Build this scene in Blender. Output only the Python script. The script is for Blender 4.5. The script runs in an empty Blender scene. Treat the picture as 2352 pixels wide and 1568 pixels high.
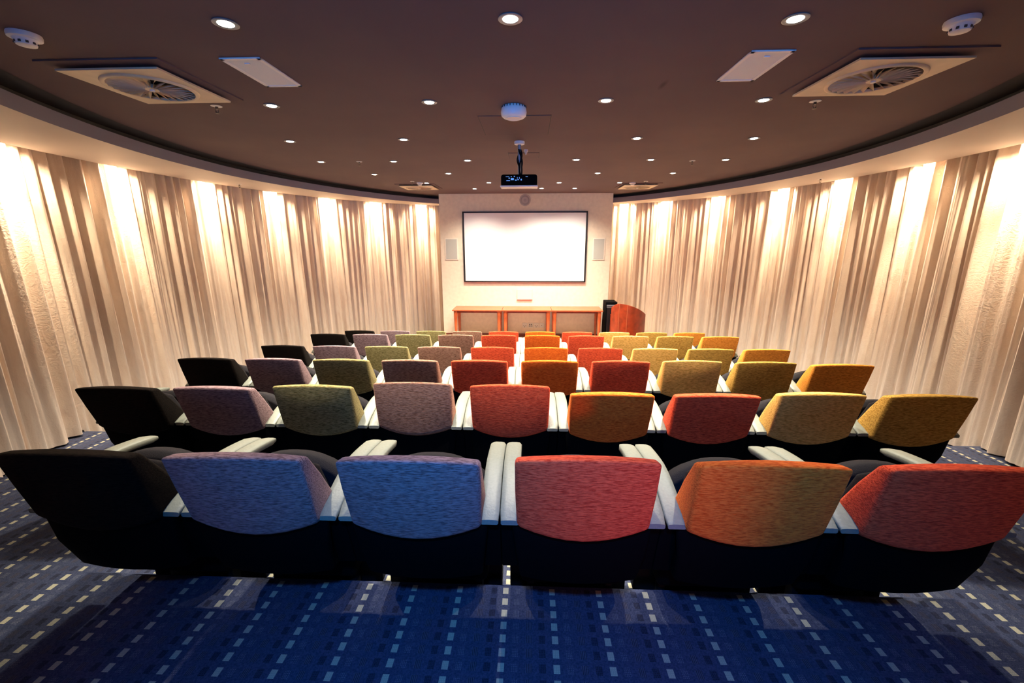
import bpy, bmesh, math, random
from mathutils import Vector, Matrix
random.seed(7)
PI = math.pi
C = bpy.context.scene.collection
CZ = 2.56                      # height of the lens above the lowest tier

# ---------------------------------------------------------------- camera
F, PITCH, YAW, ROLL = 960.283, 0.239488, -0.040887, 0.001962
fw = Vector((math.sin(YAW)*math.cos(PITCH), math.cos(YAW)*math.cos(PITCH), -math.sin(PITCH)))
r0 = Vector((math.cos(YAW), -math.sin(YAW), 0)); d0 = fw.cross(r0)
right = math.cos(ROLL)*r0 + math.sin(ROLL)*d0
down = -math.sin(ROLL)*r0 + math.cos(ROLL)*d0
cam = bpy.data.cameras.new('camera'); cam.sensor_width = 36; cam.lens = F/2352*36; cam.clip_start = 0.02
cam_o = bpy.data.objects.new('camera', cam); C.objects.link(cam_o)
mw = Matrix.Identity(4)
for i in range(3):
    mw[i][0] = right[i]; mw[i][1] = -down[i]; mw[i][2] = -fw[i]
mw[2][3] = CZ
cam_o.matrix_world = mw
bpy.context.scene.camera = cam_o

# ---------------------------------------------------------------- world, exposure
w = bpy.data.worlds.new('world'); bpy.context.scene.world = w; w.use_nodes = True
w.node_tree.nodes['Background'].inputs[0].default_value = (0.05, 0.12, 0.35, 1)
w.node_tree.nodes['Background'].inputs[1].default_value = 0.02
vs = bpy.context.scene.view_settings
vs.view_transform = 'Standard'; vs.look = 'None'; vs.gamma = 1; vs.exposure = 0.0; vs.use_curve_mapping = False

DOWN_W, SLOT_W, BLUE_W = 450.0, 118.0, 38.0

def light(name, kind, loc, energy, color, aim=None, **kw):
    l = bpy.data.lights.new(name, kind); l.energy = energy; l.color = color
    for k, v in kw.items(): setattr(l, k, v)
    o = bpy.data.objects.new(name, l); C.objects.link(o); o.location = loc
    if aim is not None:
        o.rotation_euler = (Vector(aim)-Vector(loc)).to_track_quat('-Z', 'Y').to_euler()
    return o
# assumed blue light, as daylight from an unseen window behind the camera
light('assumed_window_light', 'AREA', (0.1, -2.42, CZ+0.15), BLUE_W, (0.03, 0.30, 1.0), aim=(0.0, 1.5, CZ+1.1), shape='RECTANGLE', size=1.5, size_y=1.1, spread=math.radians(75))
light('added_blue_fill', 'SPOT', (-.05, -.35, CZ+.90), 340.0, (.035, .28, 1.0), aim=(0.1, 1.05, CZ-1.6), spot_size=math.radians(84), spot_blend=1.0, shadow_soft_size=.08)  # added blue fill for platform and seat backs; no lamp known there
# made-up warm fill for the seat backs, behind the camera and to the right
light('added_warm_fill', 'SPOT', (1.3, -2.3, CZ-.35), 210.0, (1.0, .20, .11), aim=(1.2, 1.3, CZ-.75), spot_size=math.radians(44), spot_blend=.8, shadow_soft_size=.25)

# ---------------------------------------------------------------- materials
def mat(name):
    m = bpy.data.materials.new(name); m.use_nodes = True
    return m, m.node_tree, m.node_tree.nodes['Principled BSDF']
def plain(name, col, rough=0.5, metal=0.0, bump=0, bscale=40, var=0.0, spec=None):
    m, nt, b = mat(name)
    b.inputs['Roughness'].default_value = rough; b.inputs['Metallic'].default_value = metal
    if spec is not None: b.inputs['Specular IOR Level'].default_value = spec
    tc = nt.nodes.new('ShaderNodeTexCoord'); n = nt.nodes.new('ShaderNodeTexNoise')
    n.inputs['Scale'].default_value = bscale; n.inputs['Detail'].default_value = 4
    nt.links.new(tc.outputs['Object'], n.inputs['Vector'])
    r = nt.nodes.new('ShaderNodeValToRGB')
    r.color_ramp.elements[0].position = .3; r.color_ramp.elements[1].position = .7
    r.color_ramp.elements[0].color = tuple(c*(1-var) for c in col)+(1,)
    r.color_ramp.elements[1].color = tuple(min(1, c*(1+var)) for c in col)+(1,)
    nt.links.new(n.outputs['Fac'], r.inputs[0]); nt.links.new(r.outputs[0], b.inputs['Base Color'])
    if bump:
        bp = nt.nodes.new('ShaderNodeBump'); bp.inputs['Strength'].default_value = bump; bp.inputs['Distance'].default_value = .01
        nt.links.new(n.outputs['Fac'], bp.inputs['Height']); nt.links.new(bp.outputs[0], b.inputs['Normal'])
    return m
def emit(name, col, s):
    m, nt, b = mat(name)
    b.inputs['Base Color'].default_value = (*col, 1); b.inputs['Emission Color'].default_value = (*col, 1)
    b.inputs['Emission Strength'].default_value = s
    return m
def chenille(name, dark, lightc):
    m, nt, b = mat(name)
    L = nt.links
    b.inputs['Roughness'].default_value = .9; b.inputs['Specular IOR Level'].default_value = .1
    b.inputs['Sheen Weight'].default_value = .3 if lightc[0] > .1 else .01; b.inputs['Sheen Roughness'].default_value = .4
    b.inputs['Sheen Tint'].default_value = tuple(min(1, c*1.6+.1) for c in lightc)+(1,)
    tc = nt.nodes.new('ShaderNodeTexCoord'); oi = nt.nodes.new('ShaderNodeObjectInfo')
    ad = nt.nodes.new('ShaderNodeVectorMath'); ad.operation = 'ADD'
    L.new(tc.outputs['Object'], ad.inputs[0]); L.new(oi.outputs['Location'], ad.inputs[1])
    mp = nt.nodes.new('ShaderNodeMapping'); mp.inputs['Scale'].default_value = (38, 120, 330)
    L.new(ad.outputs[0], mp.inputs['Vector'])
    n = nt.nodes.new('ShaderNodeTexNoise'); n.inputs['Scale'].default_value = 1; n.inputs['Detail'].default_value = 3; n.inputs['Roughness'].default_value = .6
    L.new(mp.outputs[0], n.inputs['Vector'])
    r = nt.nodes.new('ShaderNodeValToRGB'); r.color_ramp.elements[0].position = .38; r.color_ramp.elements[1].position = .58
    r.color_ramp.elements[0].color = (*dark, 1); r.color_ramp.elements[1].color = (*lightc, 1)
    L.new(n.outputs['Fac'], r.inputs[0]); L.new(r.outputs[0], b.inputs['Base Color'])
    bp = nt.nodes.new('ShaderNodeBump'); bp.inputs['Strength'].default_value = .5; bp.inputs['Distance'].default_value = .004
    L.new(n.outputs['Fac'], bp.inputs['Height']); L.new(bp.outputs[0], b.inputs['Normal'])
    return m

FAB = {
 'dark brown': chenille('fabric_dark', (.0015, .001, .0008), (.010, .006, .004)),
 'mauve': chenille('fabric_mauve', (.10, .057, .06), (.31, .20, .205)),
 'olive green': chenille('fabric_olive', (.10, .08, .022), (.36, .29, .12)),
 'brown': chenille('fabric_brown', (.14, .06, .035), (.40, .21, .14)),
 'red': chenille('fabric_red', (.50, .034, .012), (.92, .125, .045)),
 'orange': chenille('fabric_orange', (.66, .070, .005), (.97, .20, .025)),
 'yellow': chenille('fabric_yellow', (.52, .235, .035), (.94, .54, .15)),
 'gold': chenille('fabric_gold', (.28, .135, .018), (.68, .385, .085)),
 'amber': chenille('fabric_amber', (.55, .15, .012), (.95, .37, .06)),
}
M_SHELL = plain('shell_plastic', (.0022, .0022, .0026), .75, var=.1, spec=.04)
M_CUSH = plain('cushion_fabric', (.012, .010, .012), .85, bump=.3, bscale=300, var=.2, spec=.2)
M_ARM = plain('armrest_vinyl', (.195, .205, .165), .5, bump=.15, bscale=90, var=.06)
M_LEG = plain('leg_paint', (.008, .008, .009), .5, var=.1, spec=.2)
M_CHROME = plain('chrome', (.7, .7, .7), .25, 1.0)
M_WHITE = plain('white_plastic', (.78, .76, .74), .45, var=.02)
M_CREAMMETAL = plain('vent_paint', (.62, .50, .34), .5, var=.12, bscale=6)
M_DARK = plain('black_void', (.004, .004, .005), .8, var=0)
M_BAND = plain('dark_band_and_edge_shade', (.012, .011, .013), .7, var=.1)
M_SOFFIT = plain('soffit_paint', (.50, .43, .38), .6, var=.02, bscale=3)
M_WOOD = plain('cherry_wood', (.23, .026, .006), .35, var=.3, bscale=9)
M_TABLE = plain('table_wood', (.46, .09, .028), .3, var=.2, bscale=8)
M_GRILLE = plain('speaker_grille', (.42, .42, .38), .7, var=.05, bscale=300)
M_SCREEN = plain('screen_fabric', (.82, .80, .80), .8, var=.01)
M_FRAME = plain('screen_frame', (.006, .004, .003), .5, var=.1)
M_CABLE = plain('cable_rubber', (.004, .004, .005), .7, var=.2, spec=.1)
M_BLACKGLOSS = plain('black_plastic', (.010, .009, .010), .3, var=.1)
M_PORT = plain('metal_port', (.65, .72, .78), .3, .6)
M_BRASS = plain('sprinkler_metal', (.12, .09, .06), .4, .5)
M_GREY = plain('grey_metal', (.25, .27, .30), .4, .6)
M_LAMP = emit('lamp_glass', (1.0, .95, .80), 40.0)
M_SMUDGE = plain('dark_marks', (.05, .04, .04), .7)

def ceiling_mat():
    m, nt, b = mat('ceiling_paint'); L = nt.links
    b.inputs['Roughness'].default_value = .85; b.inputs['Specular IOR Level'].default_value = .2
    tc = nt.nodes.new('ShaderNodeTexCoord')
    n = nt.nodes.new('ShaderNodeTexNoise'); n.inputs['Scale'].default_value = 1.3; n.inputs['Detail'].default_value = 4
    L.new(tc.outputs['Object'], n.inputs['Vector'])
    r = nt.nodes.new('ShaderNodeValToRGB')
    r.color_ramp.elements[0].position = .3; r.color_ramp.elements[1].position = .75
    r.color_ramp.elements[0].color = (.115, .077, .085, 1); r.color_ramp.elements[1].color = (.140, .094, .096, 1)
    L.new(n.outputs['Fac'], r.inputs[0])
    # small dark scuff mark with its own shape, right of centre
    mp = nt.nodes.new('ShaderNodeMapping'); mp.vector_type = 'POINT'
    mp.inputs['Location'].default_value = (-.829*45, -2.961*11, 0); mp.inputs['Scale'].default_value = (45, 11, 0)
    L.new(tc.outputs['Object'], mp.inputs['Vector'])
    ln = nt.nodes.new('ShaderNodeVectorMath'); ln.operation = 'LENGTH'; L.new(mp.outputs[0], ln.inputs[0])
    mr = nt.nodes.new('ShaderNodeMapRange'); mr.inputs['From Min'].default_value = .3; mr.inputs['From Max'].default_value = 1.1
    mr.inputs['To Min'].default_value = .55; mr.inputs['To Max'].default_value = 0
    L.new(ln.outputs['Value'], mr.inputs['Value'])
    mx = nt.nodes.new('ShaderNodeMix'); mx.data_type = 'RGBA'
    L.new(mr.outputs[0], mx.inputs[0]); L.new(r.outputs[0], mx.inputs[6]); mx.inputs[7].default_value = (.03, .02, .025, 1)
    L.new(mx.outputs[2], b.inputs['Base Color'])
    return m
M_CEIL = ceiling_mat()

def carpet_mat():
    m, nt, b = mat('patterned_carpet'); L = nt.links; N = nt.nodes
    b.inputs['Roughness'].default_value = .95; b.inputs['Specular IOR Level'].default_value = .05
    geo = N.new('ShaderNodeNewGeometry'); sep = N.new('ShaderNodeSeparateXYZ'); L.new(geo.outputs['Position'], sep.inputs[0])
    def M(op, a, c=None, d=None):
        x = N.new('ShaderNodeMath'); x.operation = op
        for i, v in enumerate((a, c, d)):
            if v is None: continue
            if hasattr(v, 'is_linked') or hasattr(v, 'links'): L.new(v, x.inputs[i])
            else: x.inputs[i].default_value = v
        return x.outputs[0]
    CW, CH = .2157/4, .0601
    u = M('DIVIDE', M('SUBTRACT', sep.outputs[0], .118-CW/2), CW)
    v = M('DIVIDE', M('SUBTRACT', sep.outputs[1], 1.6246-CH/2), CH)
    # slight woven irregularity
    nz = N.new('ShaderNodeTexNoise'); nz.inputs['Scale'].default_value = 9; L.new(geo.outputs['Position'], nz.inputs['Vector'])
    fu = M('FRACT', u); fv = M('FRACT', v)
    idx = M('FLOORED_MODULO', M('FLOOR', u), 4.0)
    iu = M('LESS_THAN', M('ABSOLUTE', M('SUBTRACT', fu, .5)), .235)
    iv = M('LESS_THAN', M('ABSOLUTE', M('SUBTRACT', fv, .5)), .29)
    inside = M('MULTIPLY', iu, iv)
    def is_(k): return M('COMPARE', idx, float(k), .1)
    # fine weave inside the small squares
    su = M('GREATER_THAN', M('SINE', M('MULTIPLY', fu, 2*PI*8)), .1)
    sv = M('GREATER_THAN', M('SINE', M('MULTIPLY', fv, 2*PI*9)), -.1)
    dots = M('MULTIPLY', su, sv)
    def mix(fac, a, c):
        x = N.new('ShaderNodeMix'); x.data_type = 'RGBA'; L.new(fac, x.inputs[0])
        for s, val in ((6, a), (7, c)):
            if isinstance(val, tuple): x.inputs[s].default_value = val
            else: L.new(val, x.inputs[s])
        return x.outputs[2]
    nb = N.new('ShaderNodeTexNoise'); nb.inputs['Scale'].default_value = 160; nb.inputs['Detail'].default_value = 3
    L.new(geo.outputs['Position'], nb.inputs['Vector'])
    rb = N.new('ShaderNodeValToRGB'); rb.color_ramp.elements[0].position = .3; rb.color_ramp.elements[1].position = .7
    rb.color_ramp.elements[0].color = (.026, .034, .066, 1); rb.color_ramp.elements[1].color = (.056, .064, .108, 1)
    L.new(nb.outputs['Fac'], rb.inputs[0])
    col = rb.outputs[0]
    f0 = M('MULTIPLY', inside, is_(0)); f0 = M('MULTIPLY', f0, M('ADD', .72, M('MULTIPLY', dots, .28)))
    col = mix(f0, col, (.42, .40, .28, 1))
    f1 = M('MULTIPLY', M('MULTIPLY', inside, is_(1)), M('MULTIPLY', dots, .30)); col = mix(f1, col, (.3, .3, .3, 1))
    f2 = M('MULTIPLY', M('MULTIPLY', inside, is_(2)), M('MULTIPLY', su, .2)); col = mix(f2, col, (.2, .17, .17, 1))
    f2b = M('MULTIPLY', M('MULTIPLY', inside, is_(2)), M('MULTIPLY', M('SUBTRACT', 1.0, su), .6)); col = mix(f2b, col, (.02, .015, .02, 1))
    f3 = M('MULTIPLY', M('MULTIPLY', inside, is_(3)), M('ADD', .45, M('MULTIPLY', dots, .4))); col = mix(f3, col, (.012, .010, .015, 1))
    L.new(col, b.inputs['Base Color'])
    bp = N.new('ShaderNodeBump'); bp.inputs['Strength'].default_value = .4; bp.inputs['Distance'].default_value = .003
    L.new(nb.outputs['Fac'], bp.inputs['Height']); L.new(bp.outputs[0], b.inputs['Normal'])
    return m
M_CARPET = carpet_mat()

def curtain_mat():
    m, nt, b = mat('curtain_silk'); L = nt.links; N = nt.nodes
    b.inputs['Roughness'].default_value = .6; b.inputs['Specular IOR Level'].default_value = .25
    b.inputs['Sheen Weight'].default_value = .2
    uv = N.new('ShaderNodeTexCoord'); mp = N.new('ShaderNodeMapping'); mp.inputs['Scale'].default_value = (1, 1, .25)
    L.new(uv.outputs['Object'], mp.inputs['Vector'])
    n = N.new('ShaderNodeTexNoise'); n.inputs['Scale'].default_value = 11; n.inputs['Detail'].default_value = 5; n.inputs['Distortion'].default_value = 1.2
    L.new(mp.outputs[0], n.inputs['Vector'])
    n2 = N.new('ShaderNodeTexNoise'); n2.inputs['Scale'].default_value = 24; n2.inputs['Detail'].default_value = 4; n2.inputs['Distortion'].default_value = 2.5
    L.new(uv.outputs['Object'], n2.inputs['Vector'])
    r = N.new('ShaderNodeValToRGB'); r.color_ramp.elements[0].position = .3; r.color_ramp.elements[1].position = .7
    r.color_ramp.elements[0].color = (.75, .60, .48, 1); r.color_ramp.elements[1].color = (.82, .70, .58, 1)
    L.new(n.outputs['Fac'], r.inputs[0]); L.new(r.outputs[0], b.inputs['Base Color'])
    bp = N.new('ShaderNodeBump'); bp.inputs['Strength'].default_value = .35; bp.inputs['Distance'].default_value = .012
    L.new(n.outputs['Fac'], bp.inputs['Height'])
    bp2 = N.new('ShaderNodeBump'); bp2.inputs['Strength'].default_value = .3; bp2.inputs['Distance'].default_value = .008
    L.new(n2.outputs['Fac'], bp2.inputs['Height']); L.new(bp.outputs[0], bp2.inputs['Normal'])
    L.new(bp2.outputs[0], b.inputs['Normal'])
    return m
M_CURT = curtain_mat()

def plaster_mat():
    m = plain('plaster_wall', (.74, .64, .50), .7, bump=.12, bscale=14, var=.06)
    return m
M_PLASTER = plaster_mat()

# ---------------------------------------------------------------- mesh helpers
def obj(name, bm, m, parent=None, sharp=35, smooth=True, loc=None):
    me = bpy.data.meshes.new(name)
    bmesh.ops.recalc_face_normals(bm, faces=bm.faces)
    bm.to_mesh(me); bm.free()
    for p in me.polygons: p.use_smooth = smooth
    if smooth: me.set_sharp_from_angle(angle=math.radians(sharp))
    if m is not None: me.materials.append(m)
    o = bpy.data.objects.new(name, me); C.objects.link(o)
    if parent is not None: o.parent = parent
    if loc is not None: o.location = loc
    return o
def tag(o, label, cat, group=None, kind=None):
    o['label'] = label; o['category'] = cat
    if group: o['group'] = group
    if kind: o['kind'] = kind
    return o
def thing(name, label, cat, loc=(0, 0, 0), rz=0, group=None):
    o = bpy.data.objects.new(name, None); C.objects.link(o); o.location = loc; o.rotation_euler = (0, 0, rz)
    o.empty_display_size = .1
    return tag(o, label, cat, group)
def struct(name, bm, m, **kw):
    o = obj(name, bm, m, **kw); o['kind'] = 'structure'; return o
def B(): return bmesh.new()
def add_box(bm, x0, x1, y0, y1, z0, z1, bev=0, seg=2):
    g = bmesh.ops.create_cube(bm, size=1, matrix=Matrix.Translation(((x0+x1)/2, (y0+y1)/2, (z0+z1)/2)) @ Matrix.Diagonal((x1-x0, y1-y0, z1-z0, 1)))
    if bev:
        es = list({e for v in g['verts'] for e in v.link_edges})
        bmesh.ops.bevel(bm, geom=es, offset=bev, segments=seg, affect='EDGES', profile=.5)
    return bm
def add_cyl(bm, x, y, z0, z1, r0, r1=None, n=24, bev=0):
    if r1 is None: r1 = r0
    g = bmesh.ops.create_cone(bm, cap_ends=True, segments=n, radius1=r0, radius2=r1, depth=abs(z1-z0), matrix=Matrix.Translation((x, y, (z0+z1)/2)))
    return bm
def add_lathe(bm, prof, n=32, loc=(0, 0, 0), close=True):
    rings = []
    for r, z in prof:
        rings.append([bm.verts.new((loc[0]+r*math.cos(2*PI*i/n), loc[1]+r*math.sin(2*PI*i/n), loc[2]+z)) for i in range(n)])
    for a, c in zip(rings, rings[1:]):
        for i in range(n): bm.faces.new((a[i], a[(i+1) % n], c[(i+1) % n], c[i]))
    if close:
        bm.faces.new(rings[0][::-1]); bm.faces.new(rings[-1])
    return bm
def add_tube(bm, pts, r, n=8):
    pts = [Vector(p) for p in pts]; rings = []
    for i, p in enumerate(pts):
        t = (pts[min(i+1, len(pts)-1)]-pts[max(i-1, 0)]).normalized()
        a = t.cross(Vector((0, 0, 1)))
        if a.length < 1e-3: a = t.cross(Vector((1, 0, 0)))
        a.normalize(); b2 = t.cross(a)
        rings.append([bm.verts.new(p+r*(math.cos(2*PI*k/n)*a+math.sin(2*PI*k/n)*b2)) for k in range(n)])
    for a, c in zip(rings, rings[1:]):
        for i in range(n): bm.faces.new((a[i], a[(i+1) % n], c[(i+1) % n], c[i]))
    bm.faces.new(rings[0][::-1]); bm.faces.new(rings[-1])
    return bm
def loft_x(stations, bev=.0, seg=3, ang=.6):
    """stations: list of (x, [(y,z)...]) -> closed solid, edges sharper than ang get rounded"""
    bm = bmesh.new(); R = []
    for x, prof in stations: R.append([bm.verts.new((x, y, z)) for y, z in prof])
    n = len(R[0])
    for a, c in zip(R, R[1:]):
        for i in range(n): bm.faces.new((a[i], a[(i+1) % n], c[(i+1) % n], c[i]))
    bm.faces.new(R[0][::-1]); bm.faces.new(R[-1])
    bmesh.ops.recalc_face_normals(bm, faces=bm.faces)
    if bev:
        es = [e for e in bm.edges if len(e.link_faces) == 2 and e.calc_face_angle() > ang]
        bmesh.ops.bevel(bm, geom=es, offset=bev, segments=seg, affect='EDGES', profile=.5, clamp_overlap=True)
    return bm
def shift(bm, v): bmesh.ops.translate(bm, verts=bm.verts, vec=v); return bm
def copy_tree(o, parent=None):
    c = o.copy(); C.objects.link(c)
    if parent is not None: c.parent = parent
    for ch in list(o.children): copy_tree(ch, c)
    return c
def sellipse(q, t):
    xc, yc, a, b, e = q; ct, st = math.cos(t), math.sin(t)
    return (xc+a*math.copysign(abs(ct)**(2/e), ct), yc+b*math.copysign(abs(st)**(2/e), st))
def resample(pts, step):
    out = [pts[0]]; acc = 0
    for a, c in zip(pts, pts[1:]):
        d = math.hypot(c[0]-a[0], c[1]-a[1])
        if d == 0: continue
        pos = step-acc
        while pos <= d:
            f = pos/d; out.append((a[0]+(c[0]-a[0])*f, a[1]+(c[1]-a[1])*f)); pos += step
        acc = (acc+d) % step
    return out
ORD = ['first', 'second', 'third', 'fourth', 'fifth', 'sixth', 'seventh', 'eighth', 'ninth', 'tenth']

# ---------------------------------------------------------------- room shell
ZC = CZ+.9375                       # ceiling
ZS = CZ+.778; ZF = CZ+.878          # soffit underside, fascia top
Q_F = (-.127, 5.36, 3.599, 5.32, 1.881)      # fascia plan
Q_B = (-.127, 5.36, 3.68, 5.40, 1.881)       # dark recessed band
Q_S = (-.134, 5.315, 4.392, 5.444, 2.175)    # soffit outer edge
Q_C = (-.134, 5.315, 4.57, 5.63, 2.175)     # curtain line
Q_W = (-.134, 5.315, 4.74, 5.80, 2.175)      # wall behind the curtain
YW = 9.281                          # front wall face
WX0, WX1 = -1.932, 1.745
TOPS = [-.7279, -.8847, -1.0276, -1.2019, -1.3179, -1.5094]
ROWY = [1.276, 2.3987, 3.5025, 4.6319, 5.763, 6.8759]
ROWX = [(-1.6544, 6), (-2.5951, 9), (-2.9133, 10), (-2.8978, 10), (-2.9059, 10), (-2.9055, 10)]
CH_H = 1.05
FLZ = [CZ+t-CH_H for t in TOPS]
PLAT = CZ-1.6

bm = B(); add_box(bm, -6, 6, -2.8, 11.6, -.25, FLZ[5]); struct('floor', bm, M_CARPET, smooth=False)
for k in range(5):
    y0 = 1.2 if k == 0 else ROWY[k]+.33
    bm = B(); add_box(bm, -6, 6, -2.8, ROWY[k+1]+.33, FLZ[5]+.001*k, FLZ[k])
    struct('floor_tier', bm, M_CARPET, smooth=False)
bm = B(); add_box(bm, -2.02, 2.75, 8.0, 11.2, 0, CZ-2.15); struct('floor_stage', bm, plain('stage_bounce_tone', (.42, .30, .20), .5, var=.08), smooth=False)  # pale tone made up to bounce light under the tables
# viewing platform with a rounded far-left corner
bm = B(); pts = [(-2.44, -2.79)]
R = .12
for i in range(9):
    a = PI-PI/2*i/8; pts.append((-2.44+R+R*math.cos(a), 1.657-R+R*math.sin(a)))
pts += [(2.95, 1.657), (2.95, -2.79)]
vb = [bm.verts.new((x, y, FLZ[0]-.01)) for x, y in pts]; vt = [bm.verts.new((x, y, PLAT)) for x, y in pts]
bm.faces.new(vb[::-1]); bm.faces.new(vt)
for i in range(len(pts)):
    j = (i+1) % len(pts); bm.faces.new((vb[i], vb[j], vt[j], vt[i]))
struct('floor_platform', bm, M_CARPET, smooth=False)

bm = B(); add_box(bm, -6, 6, -2.8, 11.6, ZC, ZC+.12); struct('ceiling', bm, M_CEIL, smooth=False)

def strip(path, secs, closed=False):
    """path plan points; secs: list of rows (each row = list of 3D points)"""
    bm = bmesh.new(); rows = [[bm.verts.new(p) for p in s] for s in secs]
    for a, c in zip(rows, rows[1:]):
        for i in range(len(a)-1): bm.faces.new((a[i], a[i+1], c[i+1], c[i]))
    return bm
TS = [math.radians(-78+336*i/260) for i in range(261)]
def ring(q, z): return [(*sellipse(q, t), z) for t in TS]
# fascia + soffit, one plastered ring
bm = strip(None, [ring(Q_F, ZS), ring(Q_S, ZS), ring(Q_S, ZS+.05)])
struct('trim_1', bm, M_SOFFIT, sharp=30)
bm = strip(None, [ring((Q_F[0], Q_F[1], Q_F[2]+.05, Q_F[3]+.05, Q_F[4]), ZF), ring(Q_F, ZF), ring(Q_F, ZS)])
struct('trim_3', bm, plain('fascia_cool_shade', (.17, .165, .235), .6, var=.02, bscale=3), sharp=30)  # same paint as the soffit; cooler, dimmer light put into its colour
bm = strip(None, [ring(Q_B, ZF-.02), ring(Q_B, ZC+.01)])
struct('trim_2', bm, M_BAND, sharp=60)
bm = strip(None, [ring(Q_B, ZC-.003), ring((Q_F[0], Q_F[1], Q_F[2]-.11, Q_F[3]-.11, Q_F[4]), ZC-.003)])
struct('edge_shade_ring', bm, M_BAND, sharp=60)  # flat ring added to paint the ceiling's shading towards its edge
# walls behind the curtains
for side, a0, a1 in (('wall_right', -78, 90), ('wall_left', 90, 258)):
    ts = [math.radians(a0+(a1-a0)*i/120) for i in range(121)]
    bm = strip(None, [[(*sellipse(Q_W, t), z) for t in ts] for z in (0, ZC)])
    struct(side, bm, M_PLASTER, sharp=60)
# front wall block
bm = B(); add_box(bm, WX0, WX1, YW, 10.9, CZ-2.15, ZC); struct('wall_front', bm, M_PLASTER, smooth=False)
bm = B(); add_box(bm, WX0-.01, WX1+.01, YW-.015, YW+.001, CZ-2.15, CZ-2.15+.075, .004)
struct('baseboard_front', bm, plain('baseboard_wood', (.16, .03, .015), .4, var=.1), smooth=False)
# rear wall behind the camera; its window opening is assumed
bm = B()
add_box(bm, -6, -.75, -2.8, -2.6, 0, ZC); add_box(bm, .95, 6, -2.8, -2.6, 0, ZC)
add_box(bm, -.75, .95, -2.8, -2.6, 0, CZ-.5); add_box(bm, -.75, .95, -2.8, -2.6, CZ+.75, ZC)
struct('wall_back', bm, plain('rear_wall_paint', (.05, .05, .06), .8), smooth=False)
bm = B(); add_box(bm, -.75, .95, -2.72, -2.70, CZ-.5, CZ+.75)
gm, gnt, gb = mat('assumed_window_glow'); gb.inputs['Base Color'].default_value = (.1, .3, .8, 1); gb.inputs['Roughness'].default_value = .1
gb.inputs['Emission Color'].default_value = (.03, .15, .6, 1); gb.inputs['Emission Strength'].default_value = .6  # faint blue glow added to the assumed pane
struct('assumed_window_1', bm, gm, smooth=False)  # assumed window, unseen, goes with the added blue light

# ---------------------------------------------------------------- curtains
def wave1(seed, n=6, f0=.3, f1=2.2):
    rr = random.Random(seed); cs = [(rr.uniform(f0, f1), rr.uniform(0, 2*PI), rr.uniform(.5, 1)) for _ in range(n)]
    tot = sum(c[2] for c in cs)
    return lambda s: sum(a*math.sin(2*PI*f*s+p) for f, p, a in cs)/tot
def floor_at(x, y):
    z = FLZ[5]
    for k in range(4, -1, -1):
        if y < ROWY[k+1]+.33: z = FLZ[k]
    if y > 8.0 and -2.02 < x < 2.75: z = CZ-2.15
    return z
def curtain(side, seed):
    ts = [math.radians(a) for a in ([90-.25*i for i in range(0, 560)] if side > 0 else [90+.25*i for i in range(0, 560)])]
    raw = [sellipse(Q_C, t) for t in ts]
    # stop near the camera, start behind the front wall
    pts = [p for p in resample(raw, .011) if (p[0]*side > 1.55)]
    pts = [p for i, p in enumerate(pts) if not (p[1] < .9)]
    w1, w2, w3, w4, w5 = wave1(seed), wave1(seed+1), wave1(seed+2, 8, .5, 4), wave1(seed+3, 5, .2, 1), wave1(seed+4, 6, .3, 1.5)
    NZ = 46; rows = []
    nrm = []
    for i in range(len(pts)):
        a, c = pts[max(0, i-3)], pts[min(len(pts)-1, i+3)]
        tx, ty = c[0]-a[0], c[1]-a[1]; l = math.hypot(tx, ty)
        n = (ty/l, -tx/l)
        if n[0]*side < 0: n = (-n[0], -n[1])      # outward
        nrm.append(n)
    for j in range(NZ+1):
        f = j/NZ; row = []
        for i, p in enumerate(pts):
            s = i*.011
            zb = floor_at(*p)+.02+.012*w3(s*.7)
            z = ZS+.12+(zb-(ZS+.12))*f
            ph = s/.150+.9*w1(s)+.12*w2(s+f*.6)*f
            ph2 = s/.31+.8*w5(s)+.1*f*w4(s)
            fine = math.sin(2*PI*ph)
            fine = math.copysign(abs(fine)**.75, fine)
            tf = max(0, 1-f*4)
            d = fine*(.034+.012*w2(s*.6))*(1-.25*f)+math.sin(2*PI*ph2)*(.010+.032*f)+(.006+.005*tf)*math.sin(2*PI*(s/.057+w3(s)+.3*w2(s*.3+f*.4)))
            d += .05*f*f*w4(s*.8)+.03*f*w3(s*.5+3)*f
            d = max(-.115-.05*f, min(.15, d))
            row.append((p[0]+nrm[i][0]*d, p[1]+nrm[i][1]*d, z))
        rows.append(row)
    bm = strip(None, rows)
    return obj('curtain', bm, M_CURT, sharp=180)
tag(curtain(-1, 11), 'cream floor-length pleated drape along the curved left wall', 'curtain', 'wall drapes')
tag(curtain(1, 31), 'cream floor-length pleated drape along the curved right wall', 'curtain', 'wall drapes')

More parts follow.
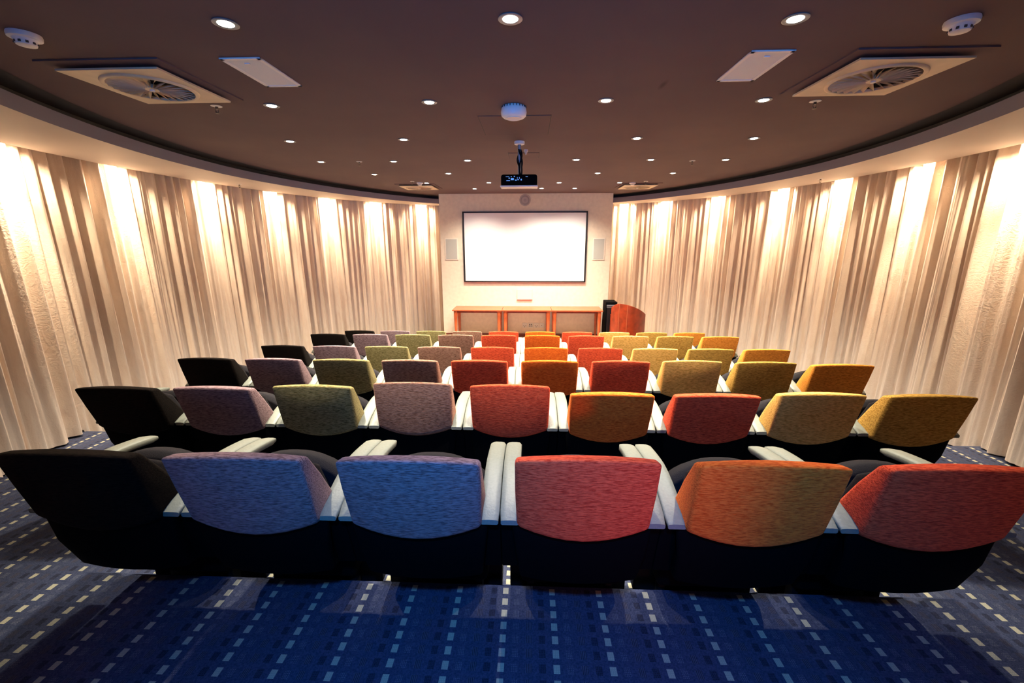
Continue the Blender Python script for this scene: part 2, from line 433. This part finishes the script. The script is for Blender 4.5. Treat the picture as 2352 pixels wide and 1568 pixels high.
# wash lamps hidden in the slot between soffit and drape
SPOTS = [(-4.37, 3.701), (-4.506, 4.818), (-4.487, 6.118), (-4.273, 7.349), (-3.92, 8.474), (-3.316, 9.391), (-2.46, 10.047),
         (2.049, 10.009), (2.853, 9.557), (3.542, 8.582), (3.938, 7.337), (4.148, 6.33), (4.257, 5.167), (4.18, 4.082)]
for x, y in SPOTS:
    tb = min((math.radians(.25*i) for i in range(1440)), key=lambda t: math.hypot(sellipse(Q_S, t)[0]-x, sellipse(Q_S, t)[1]-y))
    p = Vector((*sellipse(Q_S, tb), 0)); p2 = Vector((*sellipse(Q_S, tb+.002), 0)); tg = (p2-p).normalized()
    n = Vector((tg.y, -tg.x, 0))
    loc = Vector((p.x, p.y, ZC-.03))+n*.025
    light('curtain_wash_light', 'SPOT', loc, SLOT_W, (1.0, .76, .51), aim=loc+Vector((n.x*.08, n.y*.08, -1)), spot_size=math.radians(124), spot_blend=.7, shadow_soft_size=.02)
    light('curtain_wash_beam', 'SPOT', loc, SLOT_W*3.6, (1.0, .78, .54), aim=loc+Vector((n.x*.075, n.y*.075, -1)), spot_size=math.radians(42), spot_blend=1.0, shadow_soft_size=.02)

# ---------------------------------------------------------------- chairs
PV = Vector((0, .12, .50))
def seat_sta(hw, f, n=9):
    out = []
    for i in range(n):
        u = -1+2*i/(n-1); out.append((hw*u, f(u)))
    return out
def make_chair():
    t = thing('cinema_seat', '', 'seat')
    # upholstered wedge of the backrest
    def f(u):
        k = 1-u*u; kk = (1-u**4)
        return [(-.004-.012*k, 1.045+.013*k), (.062, 1.028+.013*k), (.135, .915), (.203, .792), (.190, .762),
                (.098, .722-.052*k), (.062-.010*k, .745-.055*k), (.028-.014*k, .90)]
    bm = loft_x(seat_sta(.25, f), bev=.023, seg=4, ang=.55)
    for v in bm.verts:
        if v.co.z < .80: v.co.x *= 1-.05*min(1, (.80-v.co.z)/.1)
    back = obj('backrest', shift(bm, -PV), None, t, sharp=60, loc=PV)
    back.data.materials.append(FAB['red'])
    # dark plastic shell below and in front of the pad
    def g(u):
        k = 1-u*u
        return [(.096, .80), (.098-.008*k, .715-.05*k), (.104-.008*k, .60-.01*k), (.150-.012*k, .445-.02*k), (.235, .43), (.285, .50), (.235, .70), (.17, .80)]
    bm = loft_x(seat_sta(.268, g), bev=.014, seg=3, ang=.6)
    for v in bm.verts:
        z = v.co.z
        if z < .74: v.co.x *= 1-.13*(.74-z)/.30
        elif z > .76: v.co.x *= .86
    obj('back_shell', shift(bm, -PV), M_SHELL, t, sharp=50, loc=PV)
    # dark inner cushion facing the screen
    def h(u):
        k = 1-u**4
        return [(.045, .985+.006*k), (.085, .992+.006*k), (.165+.012*k, .93), (.235+.015*k, .76), (.262+.015*k, .56), (.22, .53), (.06, .80)]
    obj('inner_cushion', shift(loft_x(seat_sta(.232, h), bev=.014, ang=.55), -PV), M_CUSH, t, sharp=60, loc=PV)
    # tipped-up seat cushion
    def s(u):
        k = 1-abs(u)**3
        zt = .785+.09*(1-abs(u)**2.4)
        return [(.345, .44), (.318, .62), (.315, zt-.025), (.345, zt), (.395, zt-.01), (.425, zt-.05), (.432, .62), (.425, .44), (.385, .41)]
    obj('seat', loft_x(seat_sta(.228, s, 13), bev=.008, seg=2, ang=.7), M_CUSH, t, sharp=60)
    bm = B(); add_box(bm, -.235, .235, .33, .60, .235, .40, .03, 3); obj('seat_base', bm, M_SHELL, t, sharp=50)  # seat pan, lengthened forward to shade the floor below
    bm = B(); add_box(bm, -.29, .29, .50, .60, .05, .38, .01, 2); obj('added_light_block', bm, M_LEG, t, sharp=50)  # unseen block added to keep light off the floor under the seat
    for sx in (-1, 1):
        # armrest: tapering rounded pad with a dropped rear tip
        N = 15; path = []
        for i in range(N):
            q = i/(N-1); y = .085+.535*q
            z = .745+.078*math.sin(min(1, q*1.7)*PI/2)-.035*max(0, q-.55)**1.5*3
            path.append((y, z))
        bm = bmesh.new(); R = []
        for i, (y, z) in enumerate(path):
            q = i/(N-1)
            wd = .0372 if i < N-1 else .028
            wd *= (1 if i else .9)
            th = .016 if 0 < i < N-1 else .010
            cx = sx*.2715
            R.append([bm.verts.new((cx+dx*wd, y, z+dz*th)) for dx, dz in ((-1, -.6), (-1, .55), (-.9, .88), (-.4, 1.05), (.4, 1.05), (.9, .88), (1, .55), (1, -.6), (.85, -1), (-.85, -1))])
        for a, c in zip(R, R[1:]):
            for k in range(10): bm.faces.new((a[k], a[(k+1) % 10], c[(k+1) % 10], c[k]))
        bm.faces.new(R[0][::-1]); bm.faces.new(R[-1])
        obj('armrest', bm, M_ARM, t, sharp=50)
        # side panel that carries the armrest
        prof = [(.13, .735), (.30, .795), (.50, .79), (.49, .70), (.40, .46), (.30, .42), (.20, .45)]
        bm = loft_x([(sx*.2715-.0375, prof), (sx*.2715+.0375, prof)], bev=.006, seg=2)
        obj('side_panel', bm, M_SHELL, t, sharp=40)
        # leg with a foot plate and a bright bolt
        bm = B(); add_box(bm, sx*.185-.016, sx*.185+.016, .405, .455, .0, .30, .005)
        add_box(bm, sx*.185-.022, sx*.185+.022, .39, .58, .0, .022, .005)
        leg = obj('leg', bm, M_LEG, t, sharp=40)
        bm = B(); add_cyl(bm, sx*.185, .56, .022, .038, .009, n=10)
        obj('bolt', bm, M_CHROME, leg, sharp=40)
    return t
proto = make_chair()
COL = {
 0: ['dark brown', 'mauve', 'mauve', 'red', 'orange', 'red'],
 1: ['dark brown', 'mauve', 'olive green', 'brown', 'red', 'orange', 'red', 'yellow', 'gold'],
}
for k in range(2, 6): COL[k] = ['dark brown', 'mauve', 'olive green', 'brown', 'red', 'orange', 'red', 'yellow', 'gold', 'amber']
TILT = {0: [-1, -1, -1, 1, 0, 0], 1: [-4.5, -2.5, 1, 7, 5, -4, -4, -1, -2], 2: [-1.5, -1, -1, -1, -.5, 0, 1, 3, 1.5, -2]}
ROWN = ['row nearest the camera', 'second row from the camera', 'third row from the camera', 'fourth row from the camera',
        'fifth row from the camera', 'front row nearest the projection screen']
first = True
for k in range(6):
    x0, n = ROWX[k]
    for i in range(n):
        t = proto if first else copy_tree(proto)
        first = False
        c = COL[k][i]
        pos = ('left end of the ' if i == 0 else 'right end of the ' if i == n-1 else None)
        lab = f'{c} tip-up cinema seat at the {pos}{ROWN[k]}' if pos else f'{c} tip-up cinema seat, {ORD[i]} from the left in the {ROWN[k]}'
        if k == 5: lab = lab.replace('front row nearest the projection screen', 'front row by the screen')
        t['label'] = lab; t['category'] = 'seat'; t['group'] = 'cinema seats in the ' + ROWN[k]
        t.location = (x0+.62*i, ROWY[k], FLZ[k])
        tl = TILT.get(k, [0]*10)[i]
        for ch in t.children:
            if ch.name.startswith('backrest'):
                ch.material_slots[0].link = 'OBJECT'; ch.material_slots[0].material = FAB[c]
            if ch.name.startswith(('backrest', 'back_shell', 'inner_cushion')):
                ch.rotation_euler.x = -math.radians(tl)

# ---------------------------------------------------------------- ceiling downlights
K = .9375
DL = [[(-1.45, 2.231), (-.097, 2.247), (1.235, 2.307)],
      [(-1.981, 3.463), (-.757, 3.437), (.559, 3.459), (1.725, 3.503)],
      [(-2.505, 4.638), (-1.3, 4.619), (1.087, 4.679), (2.285, 4.738)],
      [(-2.754, 5.809), (-1.79, 5.827), (-.812, 5.815), (.598, 5.827), (1.561, 5.876), (2.533, 5.926)],
      [(-2.447, 6.927), (-1.268, 6.901), (1.054, 6.981), (2.228, 7.044)],
      [(-1.876, 8.007), (-.74, 8.01), (.529, 8.081), (1.629, 8.142)],
      [(-1.118, 8.926), (.238, 8.929), (.905, 8.968)]]
RN = ['row nearest the camera', 'second row of lights', 'third row of lights', 'fourth row of lights', 'fifth row of lights', 'sixth row of lights', 'row nearest the front wall']
def make_down():
    t = thing('downlight', '', 'ceiling light')
    bm = B(); add_lathe(bm, [(.052, 0), (.054, -.004), (.048, -.007), (.034, -.004), (.034, .0)], 28, close=False)
    obj('trim_ring', bm, M_GREY, t, sharp=50)
    bm = B(); add_lathe(bm, [(.034, -.002), (.029, -.006), (.012, -.008)], 24)
    obj('lamp_lens', bm, M_LAMP, t, sharp=60)
    return t
dproto = make_down(); first = True
for r, row in enumerate(DL):
    for i, (x, y) in enumerate(row):
        t = dproto if first else copy_tree(dproto)
        first = False
        t.location = (x*K, y*K, ZC)
        t['label'] = f'lit recessed ceiling spotlight, {ORD[i]} from the left in the {RN[r]}'
        t['category'] = 'ceiling light'; t['group'] = 'recessed ceiling spotlights'
        e = DOWN_W*(.7, .9, 1.0, 1.1, 1.1, 1.0, .72)[r]
        light('downlight_beam', 'SPOT', (x*K, y*K, ZC-.02), e, (1.0, .90, .74), aim=(x*K, y*K, 0), spot_size=math.radians(72 if r == 0 else 134 if r == 6 else 108), spot_blend=1.0, shadow_soft_size=.035)

# ---------------------------------------------------------------- ceiling vents
def make_vent():
    t = thing('air_vent', '', 'air vent')
    bm = B(); add_box(bm, -.345, .345, -.345, .345, -.008, 0); obj('surround', bm, M_CEIL, t, smooth=False)
    # square face plate with a round opening
    bm = B(); n = 64; S = .29; z0, z1 = -.034, -.024
    rings = []
    for z in (z1, z0):
        o_, i_ = [], []
        for j in range(n):
            a = 2*PI*j/n+PI/4; c, s_ = math.cos(a), math.sin(a); m_ = max(abs(c), abs(s_))
            o_.append(bm.verts.new((S*c/m_, S*s_/m_, z))); i_.append(bm.verts.new((.225*c, .225*s_, z)))
        rings.append((o_, i_))
    for j in range(n):
        q = (j+1) % n
        (oa, ia), (ob, ib) = rings
        bm.faces.new((ob[j], ob[q], ib[q], ib[j])); bm.faces.new((oa[j], ia[j], ia[q], oa[q]))
        bm.faces.new((oa[j], oa[q], ob[q], ob[j])); bm.faces.new((ia[j], ib[j], ib[q], ia[q]))
    obj('face_plate', bm, M_CREAMMETAL, t, sharp=30)
    bm = B(); add_lathe(bm, [(.212, -.028), (.214, -.042), (.224, -.046), (.236, -.042), (.240, -.034)], 64, close=False); obj('ring', bm, M_CREAMMETAL, t, sharp=60)
    bm = B(); add_cyl(bm, 0, 0, -.016, -.013, .23, n=48); obj('backing', bm, M_DARK, t)
    bm = B()
    for j in range(26):
        a = 2*PI*j/26; ca, sa = math.cos(a), math.sin(a)
        vv = []
        for rr, wd in ((.035, .003), (.213, .0155)):
            for sgn, z in ((1, -.017), (-1, -.045)):
                vv.append(bm.verts.new((rr*ca-sgn*wd*sa, rr*sa+sgn*wd*ca, z)))
        bm.faces.new((vv[0], vv[1], vv[3], vv[2]))
    obj('swirl_blades', bm, M_CREAMMETAL, t, smooth=False)
    bm = B(); add_cyl(bm, 0, 0, -.043, -.020, .045, n=24); hub = obj('hub', bm, M_CREAMMETAL, t)
    bm = B(); add_cyl(bm, 0, 0, -.052, -.043, .013, n=16); obj('screw', bm, M_WHITE, hub)
    return t
vproto = make_vent()
VENTS = [((-2.474*K, 2.952*K), 'square cream ceiling air vent with swirl blades, near left corner'),
         ((2.137*K, 3.01*K), 'square cream ceiling air vent with swirl blades, near right corner'),
         ((-2.13*K, 8.47*K), 'square cream ceiling air vent left of the front wall, far away'),
         ((2.06*K, 8.58*K), 'square cream ceiling air vent right of the front wall, far away')]
for i, ((x, y), lab) in enumerate(VENTS):
    t = vproto if i == 0 else copy_tree(vproto)
    t.location = (x, y, ZC); t['label'] = lab; t['category'] = 'air vent'; t['group'] = 'ceiling air vents'

# white flush panels
for i, (x, y, lab) in enumerate(((-1.643*K, 2.83*K, 'white rectangular ceiling panel beside the near left air vent'), (1.323*K, 2.868*K, 'white rectangular ceiling panel beside the near right air vent'))):
    t = thing('ceiling_panel', lab, 'ceiling panel', (x, y, ZC), group='white ceiling panels')
    hx, hy = .112, .212
    bm = B()
    add_box(bm, -hx, hx, -hy, -hy+.022, -.008, 0, .002); add_box(bm, -hx, hx, hy-.022, hy, -.008, 0, .002)
    add_box(bm, -hx, -hx+.022, -hy, hy, -.008, 0, .002); add_box(bm, hx-.022, hx, -hy, hy, -.008, 0, .002)
    obj('frame', bm, M_WHITE, t, smooth=False)
    bm = B(); add_box(bm, -hx+.022, hx-.022, -hy+.022, hy-.022, -.005, 0); obj('cover', bm, plain('panel_cover', (.66, .68, .72), .5, bump=.1, bscale=200, var=.04), t, smooth=False)
    bm = B(); add_box(bm, -.014, .014, -.15, -.142, -.010, -.005, .001); obj('catch', bm, M_WHITE, t, smooth=False)

# smoke detectors
def make_detector():
    t = thing('smoke_detector', '', 'smoke detector')
    bm = B(); add_lathe(bm, [(.060, 0), (.062, -.008), (.060, -.020), (.050, -.024)], 36); obj('base', bm, M_WHITE, t, sharp=50)
    bm = B(); add_lathe(bm, [(.048, -.022), (.042, -.030), (.036, -.048), (.022, -.052)], 36)
    h = obj('sensor_head', bm, M_WHITE, t, sharp=50)
    bm = B()
    for j in range(10):
        a = 2*PI*j/10
        g = bmesh.ops.create_cube(bm, size=1, matrix=Matrix.Rotation(a, 4, 'Z') @ Matrix.Translation((.0395, 0, -.038)) @ Matrix.Rotation(-.3, 4, 'Y') @ Matrix.Diagonal((.004, .010, .012, 1)))
    obj('slots', bm, M_SMUDGE, h, smooth=False)
    return t
sp = make_detector()
for i, (x, y, s, lab) in enumerate(((-2.529*K, 2.291*K, 1.0, 'small round smoke detector at the far left of the ceiling, tinted blue'),
                                 (2.027*K, 2.354*K, 1.0, 'small round smoke detector at the far right of the ceiling, tinted blue'),
                                 (-1.863, 7.444, .9, 'white smoke detector in front of the far left air vent'),
                                 (1.751, 7.646, .9, 'white smoke detector in front of the far right air vent'))):
    t = sp if i == 0 else copy_tree(sp)
    t.location = (x, y, ZC); t.scale = (s, s, s); t['label'] = lab; t['category'] = 'smoke detector'; t['group'] = 'smoke detectors'
t = thing('smoke_alarm', 'white drum-shaped ceiling unit nearer the camera than the projector pole', 'ceiling unit', (-.129*K, 3.583*K, ZC))
bm = B(); add_lathe(bm, [(.082, 0), (.090, -.012), (.094, -.040), (.090, -.062), (.076, -.074), (.05, -.078)], 40); dm = obj('drum', bm, M_WHITE, t, sharp=50)
bm = B(); add_lathe(bm, [(.056, -.077), (.058, -.081), (.052, -.083), (.044, -.079)], 36); obj('base_ring', bm, M_WHITE, t, sharp=50)
bm = B()
for j in range(24):
    bmesh.ops.create_cube(bm, size=1, matrix=Matrix.Rotation(2*PI*j/24, 4, 'Z') @ Matrix.Translation((.0895, 0, -.008)) @ Matrix.Diagonal((.006, .005, .014, 1)))
obj('vent_slots', bm, M_SMUDGE, dm, smooth=False)

# sprinklers
def make_sprinkler():
    t = thing('sprinkler', '', 'sprinkler')
    bm = B(); add_lathe(bm, [(.036, 0), (.037, -.003), (.018, -.007), (.014, -.007)], 28); obj('rose', bm, M_WHITE, t, sharp=50)
    bm = B(); add_cyl(bm, 0, 0, -.022, -.006, .010, n=14)
    add_tube(bm, [(.009, 0, -.02), (.012, 0, -.032), (.003, 0, -.046)], .0025); add_tube(bm, [(-.009, 0, -.02), (-.012, 0, -.032), (-.003, 0, -.046)], .0025)
    add_cyl(bm, 0, 0, -.050, -.046, .013, n=16); obj('nozzle', bm, M_BRASS, t, sharp=50)
    return t
sp = make_sprinkler()
for i, (x, y, z, lab) in enumerate(((-2.41*K, 3.454*K, ZC, 'ceiling sprinkler below the near left air vent'), (2.129*K, 3.553*K, ZC, 'ceiling sprinkler below the near right air vent'),
                                 (-2.252*K, 5.835*K, ZC, 'ceiling sprinkler halfway down the room on the left'), (2.133*K, 5.998*K, ZC, 'ceiling sprinkler halfway down the room on the right'),
                                 (-1.951, 7.30, ZC, 'ceiling sprinkler beside the far left smoke detector'), (1.937, 7.50, ZC, 'ceiling sprinkler beside the far right smoke detector'),
                                 (-4.18, 6.22, ZS, 'sprinkler on the cream ledge above the left drape'), (3.869, 6.084, ZS, 'sprinkler on the cream ledge above the right drape'))):
    t = sp if i == 0 else copy_tree(sp)
    t.location = (x, y, z); t['label'] = lab; t['category'] = 'sprinkler'; t['group'] = 'sprinklers'

# access hatches in the ceiling
for (x0, x1, y0, y1, lab) in ((-.435*K, .17*K, 3.82*K, 4.47*K, 'larger ceiling access hatch between the white drum-shaped unit and the projector pole'),
                              (-.24, .10, 5.03, 5.35, 'small ceiling access hatch just beyond the projector pole')):
    bm = B(); xc, yc = (x0+x1)/2, (y0+y1)/2; hx, hy = (x1-x0)/2, (y1-y0)/2
    t = thing('access_hatch', lab, 'hatch', (xc, yc, ZC), group='ceiling hatches')
    add_box(bm, -hx, hx, -hy, hy, -.004, 0); obj('door', bm, M_CEIL, t, smooth=False)
    bm = B(); g = .006
    for a in ((-hx-g, hx+g, -hy-g, -hy), (-hx-g, hx+g, hy, hy+g), (-hx-g, -hx, -hy, hy), (hx, hx+g, -hy, hy)): add_box(bm, *a, -.0015, 0)
    obj('shadow_gap', bm, M_BAND, t, smooth=False)

# ---------------------------------------------------------------- projector
PX, PY = -.113*K, 4.776*K
t = thing('projector', 'dark projector with white rim hanging on a pole from the ceiling', 'projector', (PX, PY, ZC))
bm = B(); add_lathe(bm, [(.050, 0), (.052, -.008), (.050, -.026), (.030, -.030)], 32); obj('ceiling_plate', bm, M_WHITE, t, sharp=50)
bm = B(); add_cyl(bm, 0, 0, -.34, -.02, .018, n=18); obj('pole', bm, M_GREY, t)
bm = B(); rr = random.Random(3)
for j in range(7):
    ph = rr.uniform(0, 6.28); pts = []
    for q in range(14):
        f = q/13; z = -.075-.255*f
        rad = .014+.018*math.sin(PI*min(1, f*1.6)) * (.6+.4*math.sin(ph+j))
        a = ph+3.2*f
        pts.append((rad*math.cos(a)+.018*f+(.0), -.016+rad*.7*math.sin(a)-.02*f, z))
    pts.append((.02+rr.uniform(-.07, .07), -.075+rr.uniform(-.02, .02), -.345-rr.uniform(0, .02)))
    pts.append((pts[-1][0]+rr.uniform(-.02, .02), -.152, -.375))
    add_tube(bm, pts, .006, 7)
obj('cable_bundle', bm, M_CABLE, t, sharp=60)
# body: rear side with connectors faces the seats
BW = .178
def bodyprof(hw, y0, y1, z0, z1, bev): 
    b_ = B(); add_box(b_, -hw, hw, y0, y1, z0, z1, bev, 4); return b_
body = obj('body', bodyprof(BW, -.15, .02, -.430, -.322, .024), M_SHELL, t, sharp=50)
obj('lower_case', bodyprof(BW+.007, -.152, .03, -.438, -.424, .006), M_WHITE, t, sharp=50)
bm = B(); add_box(bm, -.135, .125, -.1525, -.148, -.395, -.338, .002); pn = obj('connector_panel', bm, M_SHELL, t, smooth=False)
bm = B()
for (x, z, wx, wz) in ((-.112, -.358, .034, .005), (-.075, -.358, .012, .006), (-.045, -.356, .010, .010), (-.095, -.372, .012, .012), (-.065, -.380, .030, .018),
                      (-.105, -.394, .036, .007), (-.030, -.390, .018, .010), (-.008, -.386, .016, .008), (.004, -.370, .007, .014), (-.016, -.370, .006, .014), (.022, -.386, .012, .015), (.075, -.358, .022, .006)):
    add_box(bm, x-wx/2, x+wx/2, -.157, -.152, z+.012-wz/2, z+.012+wz/2, .001)
obj('ports', bm, M_PORT, pn, smooth=False)
bm = B(); add_box(bm, -.02, .02, -.03, .018, -.345, -.315, .004); obj('mount_bracket', bm, M_GREY, t, smooth=False)
t2 = thing('ceiling_hook', 'small pale fitting on the ceiling behind the projector pole', 'ceiling fitting', (-.045, 4.86, ZC))
bm = B(); add_lathe(bm, [(.024, 0), (.024, -.016), (.012, -.034), (.006, -.052)], 18); obj('fitting', bm, M_SOFFIT, t2)

# ---------------------------------------------------------------- on the front wall
def wz(z): return CZ+z*K
t = thing('projection_screen', 'large white projection screen in a thin black frame on the front wall', 'screen', (0, YW, 0))
x0, x1, z0, z1 = -1.525*K, 1.305*K, wz(-.966), wz(.610)
bm = B(); add_box(bm, x0, x1, -.03, -.003, z0, z1); obj('screen_surface', bm, M_SCREEN, t, smooth=False)
bm = B(); b_ = .028
for a in ((x0-.004, x1+.004, z0-.004, z0+b_*.6), (x0-.004, x1+.004, z1-b_, z1+.004), (x0-.004, x0+b_, z0, z1), (x1-b_, x1+.004, z0, z1)):
    add_box(bm, a[0], a[1], -.045, -.002, a[2], a[3], .003)
obj('screen_frame', bm, M_FRAME, t, smooth=False)
for (xa, xb, side) in ((-1.96*K, -1.655*K, 'left'), (1.452*K, 1.731*K, 'right')):
    t = thing('wall_speaker', f'rectangular in-wall speaker with grey grille, {side} of the screen', 'speaker', ((xa+xb)/2, YW, wz(-.22)), group='in-wall speakers')
    hx, hz = (xb-xa)/2, .248*K
    bm = B(); add_box(bm, -hx, hx, -.012, -.001, -hz, hz, .003); obj('bezel', bm, plain('speaker_bezel', (.80, .72, .60), .5), t, smooth=False)
    bm = B(); add_box(bm, -hx+.022, hx-.022, -.016, -.011, -hz+.022, hz-.022, .002); obj('grille', bm, M_GRILLE, t, smooth=False)
t = thing('round_speaker', 'round grey speaker on the wall above the screen', 'speaker', (-.105*K, YW, wz(.857)))
RX = Matrix.Rotation(PI/2, 4, 'X')
def lathe_wall(prof, n=36):
    b_ = B(); add_lathe(b_, prof, n); bmesh.ops.transform(b_, matrix=RX, verts=b_.verts); return b_
obj('rim', lathe_wall([(.118, .001), (.118, .012), (.108, .020), (.100, .016)]), plain('speaker_rim', (.42, .36, .33), .5), t, sharp=50)
obj('cone', lathe_wall([(.099, .014), (.085, .020), (.05, .012), (.03, .016), (.012, .018)]), plain('speaker_cone', (.30, .26, .25), .6), t, sharp=50)
t = thing('wall_plate', 'blank cream cover plate on the wall under the screen', 'cover plate', (-.104*K, YW, wz(-1.26)))
bm = B(); add_box(bm, -.165, .165, -.022, -.001, -.108, .108, .006); obj('cover', bm, plain('plate_cream', (.72, .60, .50), .5), t, smooth=False)
bm = B(); add_box(bm, -.175, .175, -.03, -.001, -.122, -.108, .003); obj('ledge', bm, M_GRILLE, t, smooth=False)
SK = [('leftmost', -.085, 0), ('second', .055, 1), ('third', .190, 0), ('rightmost', .325, 2)]
for nm, x, kd in SK:
    t = thing('wall_socket', f'{nm} of the four white wall sockets under the middle table', 'socket', (x*K-.01, YW, wz(-2.01)), group='wall sockets')
    bm = B(); add_box(bm, -.056, .056, -.010, -.001, -.056, .056, .004); obj('plate', bm, plain('socket_plate', (.66, .63, .56), .5), t, smooth=False)
    bm = B()
    if kd == 1:
        for a in (-.02, .02): add_box(bm, a-.013, a+.013, -.014, -.010, .012, .026)
        for a in (-.034, -.012, .012, .034): add_box(bm, a-.005, a+.005, -.013, -.010, -.030, -.004)
    elif kd == 0:
        for a, z in ((-.022, -.01), (.022, -.012), (0, -.036)): add_box(bm, a-.007, a+.007, -.013, -.010, z-.007, z+.007)
    else: add_box(bm, -.005, .005, -.013, -.010, -.012, .008)
    obj('pin_holes', bm, M_SMUDGE, t, smooth=False)

# ---------------------------------------------------------------- tables
ST = CZ-2.15
def make_table(hx):
    t = thing('side_table', '', 'table')
    bm = B(); add_box(bm, -hx, hx, 0, .56, .672, .70, .006); obj('tabletop', bm, M_TABLE, t, smooth=False)
    bm = B(); add_box(bm, -hx+.05, hx-.05, .05, .065, .63, .672); add_box(bm, -hx+.05, hx-.05, .5, .515, .63, .672); obj('apron', bm, M_WOOD, t, smooth=False)
    for sx in (-1, 1):
        for y in (.06, .50):
            bm = B(); add_cyl(bm, sx*(hx-.065), y, 0, .672, .022, .040, n=20); obj('leg', bm, M_TABLE, t)
    return t
TX = [(-1.742, -.608), (-.606, .511), (.513, 1.661)]; lab = ['left', 'middle', 'right']
for i, (a, b_) in enumerate(TX):
    t = make_table((b_-a)/2*K-.002)
    t.location = ((a+b_)/2*K, 9.3*K, ST)
    tag(t, f'{lab[i]} of three reddish wooden tables standing against the front wall', 'table', 'wooden tables by the front wall')

# ---------------------------------------------------------------- lectern and cabinet
LX0, LX1, LY = 1.79*K, 2.53*K, 8.25
t = thing('lectern', 'curved cherry-wood lectern beside the right end of the tables', 'lectern', ((LX0+LX1)/2, LY, ST))
hw = (LX1-LX0)/2
def topz(u):       # u -1..1 left to right
    s_ = (u+1)/2
    if s_ < .2: return .90-.30*(.2-s_)**2*8
    return .90-.235*((s_-.2)/.8)**2.0
bm = bmesh.new(); n = 33; F_, G_ = [], []
for i in range(n):
    u = -1+2*i/(n-1); x = hw*u; y = .26*(u*u)-.02
    F_.append((bm.verts.new((x, y, .0)), bm.verts.new((x, y, topz(u)))))
    G_.append((bm.verts.new((x*.97, y+.035, .0)), bm.verts.new((x*.97, y+.035, topz(u)))))
for i in range(n-1):
    bm.faces.new((F_[i][0], F_[i+1][0], F_[i+1][1], F_[i][1])); bm.faces.new((G_[i][0], G_[i][1], G_[i+1][1], G_[i+1][0]))
    bm.faces.new((F_[i][1], F_[i+1][1], G_[i+1][1], G_[i][1])); bm.faces.new((F_[i][0], G_[i][0], G_[i+1][0], F_[i+1][0]))
bm.faces.new((F_[0][0], F_[0][1], G_[0][1], G_[0][0])); bm.faces.new((F_[-1][0], G_[-1][0], G_[-1][1], F_[-1][1]))
obj('curved_front', bm, M_WOOD, t, sharp=40)
bm = B()
for u in (-.64, -.24):
    x = hw*u; y = .26*(u*u)-.02; add_box(bm, x-.005, x+.005, y-.006, y+.01, .01, topz(u)-.004)
obj('seam_strips', bm, plain('seam_wood', (.36, .09, .035), .4), t, smooth=False)
bm = B(); add_box(bm, -hw*.86, hw*.86, .20, .50, .60, .625, .004); obj('reading_shelf', bm, M_WOOD, t, smooth=False)
bm = B(); add_box(bm, -hw*.9, -hw*.86, .22, .50, 0, .62); obj('side_board', bm, M_WOOD, t, smooth=False)
bm = B(); add_box(bm, hw*.86, hw*.9, .22, .50, 0, .60); obj('side_board', bm, M_WOOD, t, smooth=False)
t = thing('equipment_cabinet', 'narrow black equipment cabinet between the front wall and the lectern', 'cabinet', (1.80*K+.06, 9.05, ST))
bm = B(); add_box(bm, -.12, .12, -.2, .15, 0, .86, .008); obj('body', bm, M_SHELL, t, smooth=False)
bm = B(); add_box(bm, -.09, .11, -.215, -.199, .04, .74, .004); obj('door', bm, M_BLACKGLOSS, t, smooth=False)
bm = B(); add_box(bm, -.10, .12, -.212, -.199, .775, .80, .003); add_box(bm, -.10, .12, -.208, -.199, .745, .76, .002); obj('trim_strip', bm, M_GREY, t, smooth=False)
